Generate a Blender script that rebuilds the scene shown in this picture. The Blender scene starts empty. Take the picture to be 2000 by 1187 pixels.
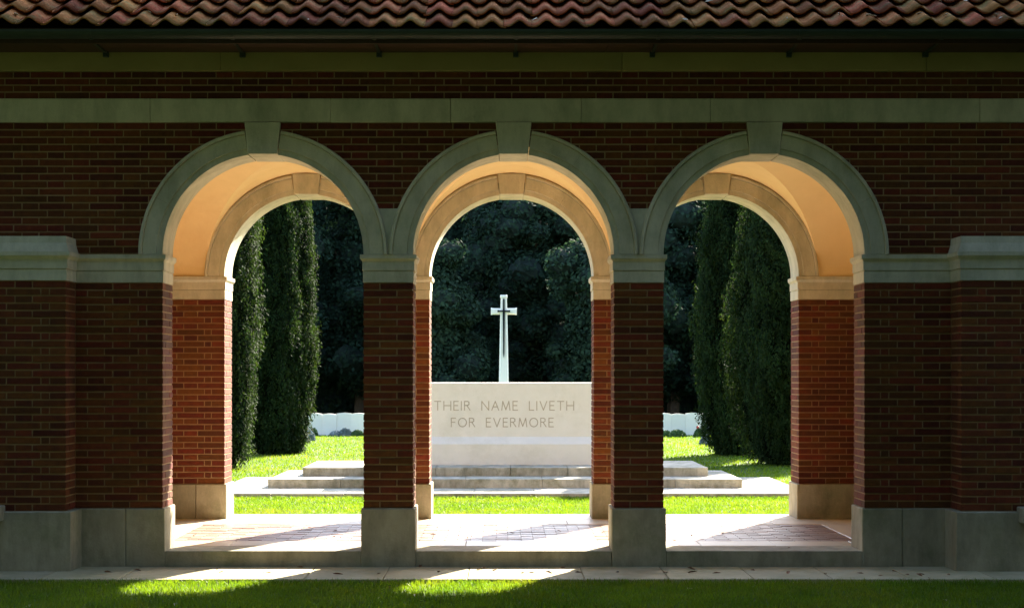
import bpy, bmesh, math, random
import numpy as np
from mathutils import Vector
random.seed(7); rng = np.random.default_rng(7)
sc = bpy.context.scene
COL = sc.collection

# ------------------------------------------------------------------ camera
D = 13.5; S = 0.004; EYE = 1.492; PX0 = 982.0; PY0 = 732.0
cam = bpy.data.cameras.new('camera'); camo = bpy.data.objects.new('camera', cam); COL.objects.link(camo)
camo.location = (0, -D, EYE); camo.rotation_euler = (math.radians(90), 0, 0)
cam.sensor_width = 36; cam.lens = (D/S)/2000*36
cam.shift_x = (1000-PX0)/2000; cam.shift_y = (PY0-593.5)/2000
cam.clip_start = .1; cam.clip_end = 1500
sc.camera = camo

# ------------------------------------------------------------------ light
SUN_R = 0.48; SUN_EL = math.radians(30)
az = math.atan2(SUN_R, 1.0)
sd = Vector((math.sin(az)*math.cos(SUN_EL), math.cos(az)*math.cos(SUN_EL), math.sin(SUN_EL)))
w = bpy.data.worlds.new('World'); sc.world = w; w.use_nodes = True
nt = w.node_tree; nt.nodes.clear()
sky = nt.nodes.new('ShaderNodeTexSky'); sky.sky_type = 'NISHITA'; sky.sun_disc = False
sky.sun_elevation = SUN_EL; sky.sun_rotation = az
bg = nt.nodes.new('ShaderNodeBackground'); bg.inputs[1].default_value = 0.10
wo = nt.nodes.new('ShaderNodeOutputWorld')
nt.links.new(sky.outputs[0], bg.inputs[0]); nt.links.new(bg.outputs[0], wo.inputs[0])
sl = bpy.data.lights.new('sun', 'SUN'); sl.energy = 5.0; sl.angle = math.radians(.53); sl.color = (1, .90, .74)
so = bpy.data.objects.new('sun', sl); COL.objects.link(so); so.location = (10, 30, 25)
so.rotation_euler = sd.to_track_quat('Z', 'Y').to_euler()
sc.view_settings.view_transform = 'Standard'; sc.view_settings.look = 'None'
sc.view_settings.gamma = 1; sc.view_settings.use_curve_mapping = False
sc.view_settings.exposure = 2.8
sc.render.engine = 'CYCLES'
sc.cycles.max_bounces = 8; sc.cycles.diffuse_bounces = 5

# ------------------------------------------------------------------ materials
def mat(name, c1, c2, scale=4.0, rough=.85, bump=.2, bscale=60, rnd=.0, c3=None, stain=0, trans=None, spec=.3, stretch=None):
    m = bpy.data.materials.new(name); m.use_nodes = True
    N = m.node_tree.nodes; L = m.node_tree.links
    b = N['Principled BSDF']; b.inputs['Roughness'].default_value = rough
    b.inputs['Specular IOR Level'].default_value = spec
    geo = N.new('ShaderNodeNewGeometry')
    pos = geo.outputs['Position']
    if stretch:
        mp = N.new('ShaderNodeMapping'); mp.inputs['Scale'].default_value = stretch
        L.new(pos, mp.inputs['Vector']); pos = mp.outputs[0]
    n = N.new('ShaderNodeTexNoise'); n.inputs['Scale'].default_value = scale; n.inputs['Detail'].default_value = 8
    n.inputs['Roughness'].default_value = .65; L.new(pos, n.inputs['Vector'])
    ramp = N.new('ShaderNodeValToRGB'); ramp.color_ramp.elements[0].position = .32; ramp.color_ramp.elements[1].position = .68
    ramp.color_ramp.elements[0].color = (*c1, 1); ramp.color_ramp.elements[1].color = (*c2, 1)
    L.new(n.outputs[0], ramp.inputs[0]); col = ramp.outputs[0]
    if c3:
        n3 = N.new('ShaderNodeTexNoise'); n3.inputs['Scale'].default_value = scale*.37; n3.inputs['Detail'].default_value = 10
        n3.inputs['Roughness'].default_value = .75; L.new(pos, n3.inputs['Vector'])
        r3 = N.new('ShaderNodeValToRGB'); r3.color_ramp.elements[0].position = .5; r3.color_ramp.elements[1].position = .66
        L.new(n3.outputs[0], r3.inputs[0])
        mx = N.new('ShaderNodeMixRGB'); L.new(r3.outputs[0], mx.inputs[0]); L.new(col, mx.inputs[1]); mx.inputs[2].default_value = (*c3, 1)
        col = mx.outputs[0]
    if stain:   # dark vertical streaks and algae
        mp = N.new('ShaderNodeMapping'); mp.inputs['Scale'].default_value = (3.5, 3.5, 1.3); L.new(geo.outputs['Position'], mp.inputs['Vector'])
        n4 = N.new('ShaderNodeTexNoise'); n4.inputs['Scale'].default_value = 1.6; n4.inputs['Detail'].default_value = 9; n4.inputs['Roughness'].default_value = .7
        L.new(mp.outputs[0], n4.inputs['Vector'])
        r4 = N.new('ShaderNodeValToRGB'); r4.color_ramp.elements[0].position = .42; r4.color_ramp.elements[1].position = .72
        L.new(n4.outputs[0], r4.inputs[0])
        ml = N.new('ShaderNodeMath'); ml.operation = 'MULTIPLY'; L.new(r4.outputs[0], ml.inputs[0]); ml.inputs[1].default_value = stain
        mx = N.new('ShaderNodeMixRGB'); L.new(ml.outputs[0], mx.inputs[0]); L.new(col, mx.inputs[1])
        mx.inputs[2].default_value = (c1[0]*.28, c1[1]*.30, c1[2]*.25, 1); col = mx.outputs[0]
    if rnd:
        oi = N.new('ShaderNodeObjectInfo')
        ad = N.new('ShaderNodeMath'); ad.operation = 'ADD'; L.new(oi.outputs['Random'], ad.inputs[0]); L.new(geo.outputs['Random Per Island'], ad.inputs[1])
        fr = N.new('ShaderNodeMath'); fr.operation = 'FRACT'; L.new(ad.outputs[0], fr.inputs[0])
        mr = N.new('ShaderNodeMapRange'); mr.inputs['To Min'].default_value = 1-rnd; mr.inputs['To Max'].default_value = 1+rnd
        L.new(fr.outputs[0], mr.inputs['Value'])
        hs = N.new('ShaderNodeHueSaturation'); L.new(mr.outputs[0], hs.inputs['Value']); L.new(col, hs.inputs['Color'])
        f2 = N.new('ShaderNodeMath'); f2.operation = 'MULTIPLY'; L.new(fr.outputs[0], f2.inputs[0]); f2.inputs[1].default_value = 7.31
        f3 = N.new('ShaderNodeMath'); f3.operation = 'FRACT'; L.new(f2.outputs[0], f3.inputs[0])
        m2 = N.new('ShaderNodeMapRange'); m2.inputs['To Min'].default_value = .5-rnd*.045; m2.inputs['To Max'].default_value = .5+rnd*.045
        L.new(f3.outputs[0], m2.inputs['Value']); L.new(m2.outputs[0], hs.inputs['Hue'])
        col = hs.outputs[0]
    L.new(col, b.inputs['Base Color'])
    if bump:
        nb = N.new('ShaderNodeTexNoise'); nb.inputs['Scale'].default_value = bscale; nb.inputs['Detail'].default_value = 6
        L.new(pos, nb.inputs['Vector'])
        bp = N.new('ShaderNodeBump'); bp.inputs['Strength'].default_value = bump; bp.inputs['Distance'].default_value = .01
        L.new(nb.outputs[0], bp.inputs['Height']); L.new(bp.outputs[0], b.inputs['Normal'])
    if trans:
        tr = N.new('ShaderNodeBsdfTranslucent')
        tm = N.new('ShaderNodeMixRGB'); tm.blend_type = 'MULTIPLY'; tm.inputs[0].default_value = 1; L.new(col, tm.inputs[1]); tm.inputs[2].default_value = (*trans[1], 1)
        L.new(tm.outputs[0], tr.inputs[0])
        ms = N.new('ShaderNodeMixShader'); ms.inputs[0].default_value = trans[0]
        L.new(b.outputs[0], ms.inputs[1]); L.new(tr.outputs[0], ms.inputs[2]); L.new(ms.outputs[0], N['Material Output'].inputs[0])
    return m

M = dict(
 brick=mat('brick', (.080,.0165,.0045), (.145,.036,.008), 22, .9, .6, 120, .36),
 mortar=mat('mortar', (.30,.195,.10), (.39,.27,.15), 12, .95, .4, 150),
 stone=mat('limestone', (.54,.50,.38), (.63,.58,.45), 2.2, .85, .25, 70, .03, (.42,.42,.30), .5),
 base=mat('plinth_limestone', (.32,.28,.20), (.43,.38,.27), 3.0, .85, .3, 60, .05, (.24,.24,.14), .6),
 floor=mat('floor_stone', (.66,.56,.42), (.74,.63,.48), 5, .33, .1, 60, .06, (.60,.49,.35), .05),
 pathm=mat('path_stone', (.36,.32,.185), (.46,.40,.25), 5, .85, .3, 60, .1, (.30,.28,.14)),
 paver=mat('paver_brick', (.28,.18,.145), (.40,.29,.235), 14, .36, .25, 90, .3),
 plaster=mat('ochre_plaster', (.80,.59,.31), (.85,.64,.35), 1.6, .9, .12, 25, 0, (.76,.53,.27), .06),
 portland=mat('portland_stone', (.86,.80,.70), (.91,.85,.76), 4, .8, .15, 80, .03, (.80,.74,.63)),
 mstep=mat('step_stone', (.44,.39,.29), (.60,.54,.43), 6, .85, .35, 60, .08, (.24,.22,.13), .75),
 head=mat('headstone_stone', (.90,.84,.75), (.93,.88,.80), 5, .8, .1, 60, .05),
 groove=mat('weathered_groove', (.50,.41,.30), (.60,.50,.37), 20, .9, 0),
 tile=mat('clay_tile', (.28,.082,.026), (.44,.165,.058), 18, .9, 1.0, 60, .38, (.20,.17,.065), .5, None, .12),
 wood=mat('brown_painted_wood', (.05,.024,.014), (.075,.036,.02), 8, .6, .1, 40, .1),
 olive=mat('olive_painted_board', (.31,.24,.085), (.37,.29,.11), 2.5, .7, .1, 40, .1),
 gutter=mat('dark_green_metal', (.02,.03,.022), (.03,.042,.03), 10, .5, 0),
 bronze=mat('dark_bronze', (.008,.009,.014), (.02,.022,.028), 20, .85, 0, 1, 0, None, 0, None, .05),
 turf=mat('turf', (.035,.065,.010), (.055,.10,.018), 5, .95, .6, 50, 0, (.05,.07,.015)),
 blade=mat('grass_blade', (.065,.145,.008), (.13,.22,.012), 1.5, .5, 0, 1, .3, (.16,.20,.02), 0, (.55,(1.4,1.25,.6)), .25),
 cyp=mat('cypress_foliage', (.008,.020,.007), (.026,.050,.014), 2.2, .8, 0, 1, .45, None, 0, (.30,(1.7,1.55,.7)), .08),
 leaf=mat('woodland_foliage', (.014,.031,.018), (.029,.055,.030), .5, .8, 0, 1, .35, None, 0, (.25,(1.1,1.2,.9)), .08),
 added_leaf=mat('added_tree_foliage', (.010,.018,.010), (.018,.030,.015), .5, .6, 0, 1, .3),  # darkened leaf colour so the added unseen trees bounce little light
 leaf2=mat('bush_foliage', (.021,.042,.025), (.038,.070,.038), .5, .8, 0, 1, .35, None, 0, (.25,(1.1,1.2,.9)), .08),
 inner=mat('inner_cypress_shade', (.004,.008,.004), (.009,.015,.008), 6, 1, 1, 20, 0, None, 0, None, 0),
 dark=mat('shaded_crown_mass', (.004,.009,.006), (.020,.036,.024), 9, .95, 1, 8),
 bark=mat('bark', (.05,.035,.025), (.09,.065,.045), 12, .95, .6, 30),
 shrub=mat('grey_green_shrub', (.16,.20,.19), (.30,.35,.36), 9, .8, 0, 1, .3),
 shrubg=mat('green_shrub', (.06,.12,.04), (.11,.19,.06), 9, .8, 0, 1, .3),
 petal=mat('red_petal', (.55,.05,.05), (.7,.1,.1), 9, .6, 0),
 fleaf=mat('fallen_leaf', (.10,.045,.02), (.22,.11,.045), 25, .7, 0, 1, .4),
 paleleaf=mat('pale_fallen_leaf', (.50,.42,.30), (.7,.62,.48), 25, .6, 0, 1, .25),
)

# ------------------------------------------------------------------ helpers
def new_mesh(name, v, f, m, smooth=False):
    me = bpy.data.meshes.new(name); me.from_pydata([tuple(p) for p in v], [], f); me.update()
    if m is not None: me.materials.append(m)
    if smooth:
        for p in me.polygons: p.use_smooth = True
    return me
def link(name, me, parent=None, kind=None, label=None, cat=None, group=None, loc=None):
    o = bpy.data.objects.new(name, me); COL.objects.link(o)
    if parent is not None: o.parent = parent
    if kind: o['kind'] = kind
    if label: o['label'] = label
    if cat: o['category'] = cat
    if group: o['group'] = group
    if loc is not None: o.location = loc
    return o
def thing(name, label, cat, loc=(0,0,0), group=None):
    return link(name, None, None, None, label, cat, group, loc)
def boxvf(b, V, F, jit=0):
    x0,x1,y0,y1,z0,z1 = b; n = len(V)
    for x,y,z in ((x0,y0,z0),(x1,y0,z0),(x1,y1,z0),(x0,y1,z0),(x0,y0,z1),(x1,y0,z1),(x1,y1,z1),(x0,y1,z1)):
        if jit: x += random.uniform(-jit,jit); y += random.uniform(-jit,jit); z += random.uniform(-jit,jit)*.7
        V.append((x,y,z))
    for q in ((0,3,2,1),(4,5,6,7),(0,1,5,4),(1,2,6,5),(2,3,7,6),(3,0,4,7)): F.append(tuple(i+n for i in q))
def boxes(name, bl, m, parent=None, jit=0, **k):
    V,F=[],[]
    for b in bl: boxvf(b,V,F,jit)
    return link(name, new_mesh(name,V,F,m), parent, **k)
def bevbox(b, r=.006, segs=1):
    """box mesh data with softened edges, about its own centre; returns (mesh, centre)"""
    x0,x1,y0,y1,z0,z1 = b; c = ((x0+x1)/2,(y0+y1)/2,(z0+z1)/2)
    bm = bmesh.new(); bmesh.ops.create_cube(bm, size=1)
    for v in bm.verts: v.co = Vector((v.co.x*(x1-x0), v.co.y*(y1-y0), v.co.z*(z1-z0)))
    bmesh.ops.bevel(bm, geom=bm.edges[:], offset=r, segments=segs, affect='EDGES')
    for v in bm.verts: v.co += Vector([random.uniform(-.0012,.0012) for _ in range(3)])
    return bm, c
def block(name, b, m, parent=None, r=.006, **k):
    bm, c = bevbox(b, r); me = bpy.data.meshes.new(name); bm.to_mesh(me); bm.free(); me.materials.append(m)
    return link(name, me, parent, loc=c, **k)
def loft_rect(name, rect, levels, m, parent=None, **k):
    """stack of mitred rectangles: levels = [(z, offset)]"""
    x0,x1,y0,y1 = rect; V=[];F=[]
    for z,o in levels: V += [(x0-o,y0-o,z),(x1+o,y0-o,z),(x1+o,y1+o,z),(x0-o,y1+o,z)]
    n=len(levels)
    for i in range(n-1):
        for j in range(4):
            a=i*4+j; b=i*4+(j+1)%4; F.append((a,b,b+4,a+4))
    F.append((3,2,1,0)); F.append(tuple((n-1)*4+j for j in range(4)))
    return link(name, new_mesh(name,V,F,m), parent, **k)

# ------------------------------------------------------------------ dimensions
XC = [0.084-1.956, 0.084, 0.084+1.956]; HW = .784; RO = .972; ZS = 2.432; ZB=.452; ZI = 2.212
Y0, Y1, Y2, Y3 = 0.0, .40, 3.0, 3.44
XL, XR = -5.4, 5.5
PL, PR = -3.336, 3.50     # inner edges of the front pilasters
PY = -.30
ZSC0, ZSC1, ZC1, ZF1 = 3.462, 3.646, 3.860, 4.03
J = .010
segs = [(XL, XC[0]-HW), (XC[0]+HW, XC[1]-HW), (XC[1]+HW, XC[2]-HW), (XC[2]+HW, XR)]

# ------------------------------------------------------------------ setting
def ground():
    ys = [-60,-30,-2.5,-.9,.5,1.2,3,10,60,160]; zs=[-.03,-.03,-.03,-.03,-.03,-.12,-.12,-.12,-.12,-.12]
    xs = [-160,-60,-10,0,10,60,160]; V=[(x,y,z) for y,z in zip(ys,zs) for x in xs]; F=[]
    n=len(xs)
    for i in range(len(ys)-1):
        for j in range(n-1): F.append((i*n+j,i*n+j+1,(i+1)*n+j+1,(i+1)*n+j))
    link('ground', new_mesh('ground',V,F,M['turf']), kind='structure')
ground()

path = boxes('path', [(XL-.3,XR+.3,-.84,.05,-.2,-.012)], M['mortar'], kind='structure')
x = XL-.3
while x < XR+.2:
    wdt = random.choice([.62,.74,.86,.58])
    block('paving_slab', (x+.003, min(x+wdt,XR+.3)-.003, -.85, -.03, -.05, 0+random.uniform(-.0015,.0015)), M['pathm'], path, .004)
    x += wdt

# ------------------------------------------------------------------ the loggia
LOG = thing('loggia', 'red brick garden loggia with three stone arches under a clay tile roof', 'building', (0,0,0))

def wall_core(name, ya, yb):
    r = .005
    V,F=[],[]
    for a,b in segs: boxvf((a+ (r if a>XL else 0), b-(r if b<XR else 0), ya+.007, yb-.007, 0.0, 2.425), V, F)
    # part above the springing, cut by the arches
    Rc=.90; xs=[]; 
    for c in XC: xs += [c+Rc*math.cos(t) for t in np.linspace(math.pi,0,49)]
    xs = sorted(set([XL]+[round(v,5) for v in xs]+[XR]))
    def bot(x):
        z=2.425
        for c in XC:
            if abs(x-c)<Rc: z=max(z, ZS+math.sqrt(max(0,Rc*Rc-(x-c)**2)))
        return z
    zt = ZC1; n0=len(V)
    for x in xs:
        V += [(x,ya+.007,bot(x)),(x,ya+.007,zt),(x,yb-.007,zt),(x,yb-.007,bot(x))]
    for i in range(len(xs)-1):
        a=n0+i*4; b=a+4
        F += [(a,b,b+1,a+1),(a+1,b+1,b+2,a+2),(a+2,b+2,b+3,a+3),(a+3,b+3,b,a)]
    F += [(n0,n0+1,n0+2,n0+3)]; e=n0+4*(len(xs)-1); F += [(e+3,e+2,e+1,e)]
    return link(name, new_mesh(name,V,F,M['mortar']), LOG)
FW = wall_core('front_wall', Y0, Y1)
RW = wall_core('rear_wall', Y2, Y3)
for b in [(XL+.01,-3.30,Y1-.01,Y2+.01,0,3.86),(3.46,XR-.01,Y1-.01,Y2+.01,0,3.86)]: boxes('end_wall', [b], M['plaster'], LOG)
# pilaster cores
pil_cores = [(XL,PL-.007,PY+.007,.02,0,2.42),(PR+.007,XR,PY+.007,.02,0,2.42)]
PIL = [boxes('pilaster', [b], M['mortar'], LOG) for b in pil_cores]

S_, H_, C_ = .254, .122, .056
def run(length, row, start=0.0):
    """brick intervals along a face from a corner: flemish bond with queen closers"""
    out=[]; u=start
    seq = ([S_,H_] if row%2==0 else [H_,C_])
    out_seq=[]
    if row%2==0: pat=[S_,H_]; pre=[]
    else: pre=[H_,C_]; pat=[S_,H_]
    i=0
    while u < length-1e-4:
        d = pre[i] if i<len(pre) else pat[(i-len(pre))%2]
        e=min(u+d,length)
        if length-e < .035: e=length
        out.append((u,e)); u=e+J; i+=1
    return out
bricks=[]   # (box, wall)
def rows(z0,z1,n):
    h=(z1-z0)/n
    return [(z0+i*h+.006, z0+(i+1)*h-.006, i) for i in range(n)]
BD=.11
def seg_bricks(x0,x1,ya,yb,endL,endR,z0,z1,n,wall):
    """facing bricks of a wall piece; endL/endR tell whether that end shows a jamb"""
    t=yb-ya
    for za,zb,i in rows(z0,z1,n):
        if endL and endR and x1-x0<.5:      # pier: pinwheel of four
            if i%2==0:
                bricks.extend([((x0,x0+H_,ya,ya+t-H_-J,za,zb),wall),((x0+H_+J,x1,ya,ya+H_,za,zb),wall),
                               ((x1-H_,x1,ya+H_+J,yb,za,zb),wall),((x0,x1-H_-J,yb-H_,yb,za,zb),wall)])
            else:
                bricks.extend([((x0,x1-H_-J,ya,ya+H_,za,zb),wall),((x1-H_,x1,ya,ya+t-H_-J,za,zb),wall),
                               ((x0+H_+J,x1,yb-H_,yb,za,zb),wall),((x0,x0+H_,ya+H_+J,yb,za,zb),wall)])
            continue
        L=x1-x0
        r=run(L, i)
        if endR: iv=[(x1-b,x1-a) for a,b in r]
        else: iv=[(x0+a,x0+b) for a,b in r]
        for k,(a,b) in enumerate(iv):
            first = (k==0)
            dep = BD
            if first and i%2==1: dep = t-H_-J if t>.35 else t-.02    # corner header runs back into the reveal
            bricks.append(((a,b,ya,ya+dep,za,zb),wall))
            if first:
                xa,xb = (x1-H_,x1) if endR else (x0,x0+H_)
                if i%2==0:
                    bricks.append(((xa,xb,ya+BD+J,yb-.0,za,zb),wall))
                elif t>.35:
                    xa,xb = (x1-S_,x1) if endR else (x0,x0+S_)
                    bricks.append(((xa,xb,yb-H_,yb,za,zb),wall))
n1=31
# front wall, lower zone
seg_bricks(PL,segs[0][1],Y0,Y1,False,True,ZB,ZI,n1,'front')
seg_bricks(segs[1][0],segs[1][1],Y0,Y1,True,True,ZB,ZI,n1,'front')
seg_bricks(segs[2][0],segs[2][1],Y0,Y1,True,True,ZB,ZI,n1,'front')
seg_bricks(segs[3][0],PR,Y0,Y1,True,False,ZB,ZI,n1,'front')
# pilasters
seg_bricks(XL,PL,PY,0.0,False,True,ZB,ZI,n1,'pil')
seg_bricks(PR,XR,PY,0.0,True,False,ZB,ZI,n1,'pilr')
# rear wall, lower zone (thickness .44), inner face at Y2; its outer face below
for k,(a,b) in enumerate(segs):
    if k in (1,2): seg_bricks(a,b,Y2,Y3,True,True,ZB,ZI,n1,'rear')
    elif k==0: seg_bricks(-3.30,b,Y2,Y3,False,True,ZB,ZI,n1,'rear')
    else: seg_bricks(a,3.46,Y2,Y3,True,False,ZB,ZI,n1,'rear')
# upper zones, straight faces cut by the arches
def upper(ya,dep,z0,z1,n,wall,cut=True,x0=XL,x1=XR,off=0.0):
    for za,zb,i in rows(z0,z1,n):
        u = x0 - .2 + (0 if i%2==0 else .198) + off; k=0
        while u < x1:
            d = S_ if k%2==0 else H_
            iv=[(max(u,x0),min(u+d,x1))]; u+=d+J; k+=1
            if iv[0][1]-iv[0][0]<.03: continue
            if cut:
                for c in XC:
                    q=.88**2-(zb-ZS)**2
                    hw = math.sqrt(q) if q>0 else 0
                    iv=[t for t in iv if not (zb<2.80 and XC[0]<(t[0]+t[1])/2<XC[2])]
                    if hw<=0:
                        continue
                    nv=[]
                    for a,b in iv:
                        if b<=c-hw or a>=c+hw: nv.append((a,b))
                        else:
                            if a<c-hw-.02: nv.append((a,c-hw))
                            if b>c+hw+.02: nv.append((c+hw,b))
                    iv=nv
            for a,b in iv: bricks.append(((a,b,min(ya,ya+dep),max(ya,ya+dep),za,zb),wall))
upper(Y0,.10,ZS+.006,ZSC0,18,'front')
upper(Y0,.10,ZSC1,ZC1,4,'front',cut=False,off=.13)
upper(Y3,-.10,ZS+.006,ZC1,24,'rear')
# interior faces of the front wall and end walls
for a,b,fl in ((-3.30,segs[0][1]-H_-J,0),(segs[3][0]+H_+J,3.46,1)):
    for za,zb,i in rows(ZB,ZI,n1):
        for p,q in run(b-a,i): bricks.append(((a+p,a+q,Y1-.1,Y1,za,zb),'rear'))
for xa,xb in ((-3.31,-3.287),(3.447,3.47)):
    for za,zb,i in rows(ZB,ZI,n1):
        for p,q in run(Y2-Y1-.02,i): bricks.append(((xa,xb,Y1+.01+p,Y1+.01+q,za,zb),'rear'))

# the 300 that show largest become parts
def shown(b):
    x0,x1,y0,y1,z0,z1=b[0]
    if b[1]=='rear': return 0
    d=y0+D; px=[x/(S*d/D)+PX0 for x in (x0,x1)]
    if px[0]<2 or px[1]>1998: return 0
    if b[1]=='front' and (x1<PL or x0>PR) and z1<2.5: return 0
    if y0>.05: return 0
    return (px[1]-px[0])*(z1-z0)/(S*d/D) + random.random()*2
order = sorted(range(len(bricks)), key=lambda i:-shown(bricks[i]))
single=set(order[:300]); cache={}
parents={'front':FW,'pil':PIL[0],'pilr':PIL[1],'rear':RW}; rest={'front':[],'pil':[],'pilr':[],'rear':[]}
for i,(b,wl) in enumerate(bricks):
    if i in single:
        dims=(round(b[1]-b[0],3),round(b[3]-b[2],3),round(b[5]-b[4],3),random.randrange(6))
        if dims not in cache:
            w_,d_,h_=dims[:3]; V,F=[],[]
            bm,c=bevbox((-w_/2,w_/2,-d_/2,d_/2,-h_/2,h_/2),.003); me=bpy.data.meshes.new('brick'); bm.to_mesh(me); bm.free(); me.materials.append(M['brick'])
            cache[dims]=me
        link('brick', cache[dims], parents[wl], loc=((b[0]+b[1])/2,(b[2]+b[3])/2+random.uniform(-.002,.002),(b[4]+b[5])/2))
    else: rest[wl].append(b)
for wl,bl in rest.items():
    if bl: boxes('brickwork', bl, M['brick'], parents[wl], .0013, kind='stuff')

# arch rings, keystones ------------------------------------------------------
def ring_profile(ya,yb,fa,fb):
    # (radius, y): faces proud on both sides; fa/fb how proud
    return [(.784,ya-fa*.3),(.830,ya-fa*.3),(.832,ya-fa*.75),(.938,ya-fa*.75),(.942,ya-fa*.55),(.946,ya-fa*1.35),(.966,ya-fa*1.35),(RO,ya-fa*.9),
            (RO,ya+.05),(RO,yb-.05),(RO,yb+fb*.9),(.966,yb+fb*1.35),(.946,yb+fb*1.35),(.942,yb+fb*.55),(.938,yb+fb*.75),(.832,yb+fb*.75),(.830,yb+fb*.3),(.784,yb+fb*.3)]
def voussoir(xc,t0,t1,prof):
    n=14; V=[];F=[]; g=.0005
    for i in range(n+1):
        t=t0+(t1-t0)*i/n
        for r,y in prof:
            tt=t
            if i==0: tt=t0+g/r
            if i==n: tt=t1-g/r
            V.append((xc+r*math.cos(tt), y, ZS+r*math.sin(tt)))
    k=len(prof)
    for i in range(n):
        for j in range(k):
            a=i*k+j; b=i*k+(j+1)%k; F.append((a,a+k,b+k,b))
    F.append(tuple(range(k))); F.append(tuple(n*k+j for j in reversed(range(k))))
    link('voussoir', new_mesh('voussoir',V,F,M['stone']), LOG)
KH=math.radians(8.4)
for wi,(ya,yb) in enumerate(((Y0,Y1),(Y2,Y3))):
    prof=ring_profile(ya,yb,.03,.03)
    for xc in XC:
        for a,b in ((0,28),(28,56),(56,math.degrees(math.pi/2-KH))):
            voussoir(xc,math.radians(a),math.radians(b),prof); voussoir(xc,math.pi-math.radians(b),math.pi-math.radians(a),prof)
        # keystone: tapered block, proud
        zb_=ZS+.778; zt_= ZSC0-.002 if wi==0 else ZS+RO+.0
        wb,wt=.114,(.140 if wi==0 else .134)
        V=[];p=.048
        if wi==1: zt_=ZS+RO+.005
        for y in (ya-p,yb+p):
            V += [(xc-wb,y,zb_),(xc+wb,y,zb_),(xc+wt,y,zt_),(xc-wt,y,zt_)]
        bm=bmesh.new(); vs=[bm.verts.new(v) for v in V]
        for q in ((0,1,2,3),(7,6,5,4),(0,4,5,1),(1,5,6,2),(2,6,7,3),(3,7,4,0)): bm.faces.new([vs[i] for i in q])
        bmesh.ops.recalc_face_normals(bm, faces=bm.faces[:])
        bmesh.ops.bevel(bm, geom=bm.edges[:], offset=.005, segments=1, affect='EDGES')
        me=bpy.data.meshes.new('keystone'); bm.to_mesh(me); bm.free(); me.materials.append(M['stone']); link('keystone',me,LOG)
    # spandrel stones between the arches
    for k in (0,1):
        xm=(XC[k]+XC[k+1])/2; zt_=2.79; V=[];F=[]; zz=np.linspace(ZS+.003,zt_,14); y_a=ya-.006; y_b=yb+.006
        for z in zz:
            hw=max(.02, .978-math.sqrt(max(0,.90**2-(z-ZS)**2)))
            V += [(xm-hw,y_a,z),(xm+hw,y_a,z),(xm+hw,y_b,z),(xm-hw,y_b,z)]
        for i in range(len(zz)-1):
            for j in range(4):
                a=i*4+j; b=i*4+(j+1)%4; F.append((a,b,b+4,a+4))
        F.append((3,2,1,0)); e=4*(len(zz)-1); F.append((e,e+1,e+2,e+3))
        link('spandrel_stone', new_mesh('spandrel_stone',V,F,M['stone']), LOG)

# imposts ------------------------------------------------------------------
imp=[(ZI+.002,.004),(2.300,.004),(2.303,-.001),(2.306,-.001),(2.308,.009),(2.376,.009),(2.384,.014),(2.396,.024),(2.400,.026),(2.430,.026)]
EPS=.0
for ya,yb in ((Y0,Y1),(Y2,Y3)):
    for a,b in segs: loft_rect('impost', (a,b,ya,yb), imp, M['stone'], LOG)
capl=[(ZI+.003,.006),(2.298,.006),(2.301,.0),(2.304,.0),(2.306,.012),(2.374,.012),(2.384,.018),(2.398,.032),(2.402,.036),(2.434,.036),(2.436,.022),(2.46,.016),(2.50,.004),(2.552,.0)]
loft_rect('pilaster_cap', (XL,PL,PY,0.0), capl, M['stone'], LOG)
loft_rect('pilaster_cap', (PR,XR,PY,0.0), capl, M['stone'], LOG)
loft_rect('impost', (-3.30,-3.285,Y1+.03,Y2-.03), imp, M['stone'], LOG)
loft_rect('impost', (3.445,3.46,Y1+.03,Y2-.03), imp, M['stone'], LOG)

# string course in separate stones
xs=[XL,-4.2,-2.75,-1.344,-.408,.612,1.62,2.66,3.72,4.6,XR]
for a,b in zip(xs[:-1],xs[1:]): block('string_course_stone', (a+.0012,b-.0012,-.024,Y1,ZSC0,ZSC1), M['stone'], LOG, .004)

# plinths ------------------------------------------------------------------
def plinth(x0,x1,ya,yb,z0,o=.018,joints=()):
    e=[x0-o]+list(joints)+[x1+o]
    for i in range(len(e)-1):
        block('plinth_stone',(e[i]+(.0015 if i else 0),e[i+1]-(.0015 if i<len(e)-2 else 0),ya-o,yb+o,z0,ZB), M['base'], LOG, .007)
plinth(PL,segs[0][1],Y0,Y1,-.02,.018,(-2.945,))
plinth(*segs[1],Y0,Y1,-.02); plinth(*segs[2],Y0,Y1,-.02)
plinth(segs[3][0],PR,Y0,Y1,-.02,.018,(3.12,))
for x0,x1,js in ((XL,PL,(-4.6,-3.98,)),(PR,XR,(4.12,4.8))):
    plinth(x0,x1,PY,0.0,-.02,.05,js)
plinth(-3.28,segs[0][1],Y2,Y3,.1,.018,(-2.93,)); plinth(*segs[1],Y2,Y3,.1); plinth(*segs[2],Y2,Y3,.1); plinth(segs[3][0],3.44,Y2,Y3,.1,.018,())
for x0,x1 in ((-3.31,-3.27),(3.43,3.47)): block('plinth_stone',(x0,x1,Y1+.02,Y2-.02,.1,ZB),M['base'],LOG,.004)
# small projecting stones at the outer ends of the pilasters
block('ledge_stone',(-4.35,-3.80,PY-.16,PY+.02,.385,.50),M['base'],LOG,.008)
block('ledge_stone',(3.925,4.5,PY-.16,PY+.02,.37,.49),M['base'],LOG,.008)

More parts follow.
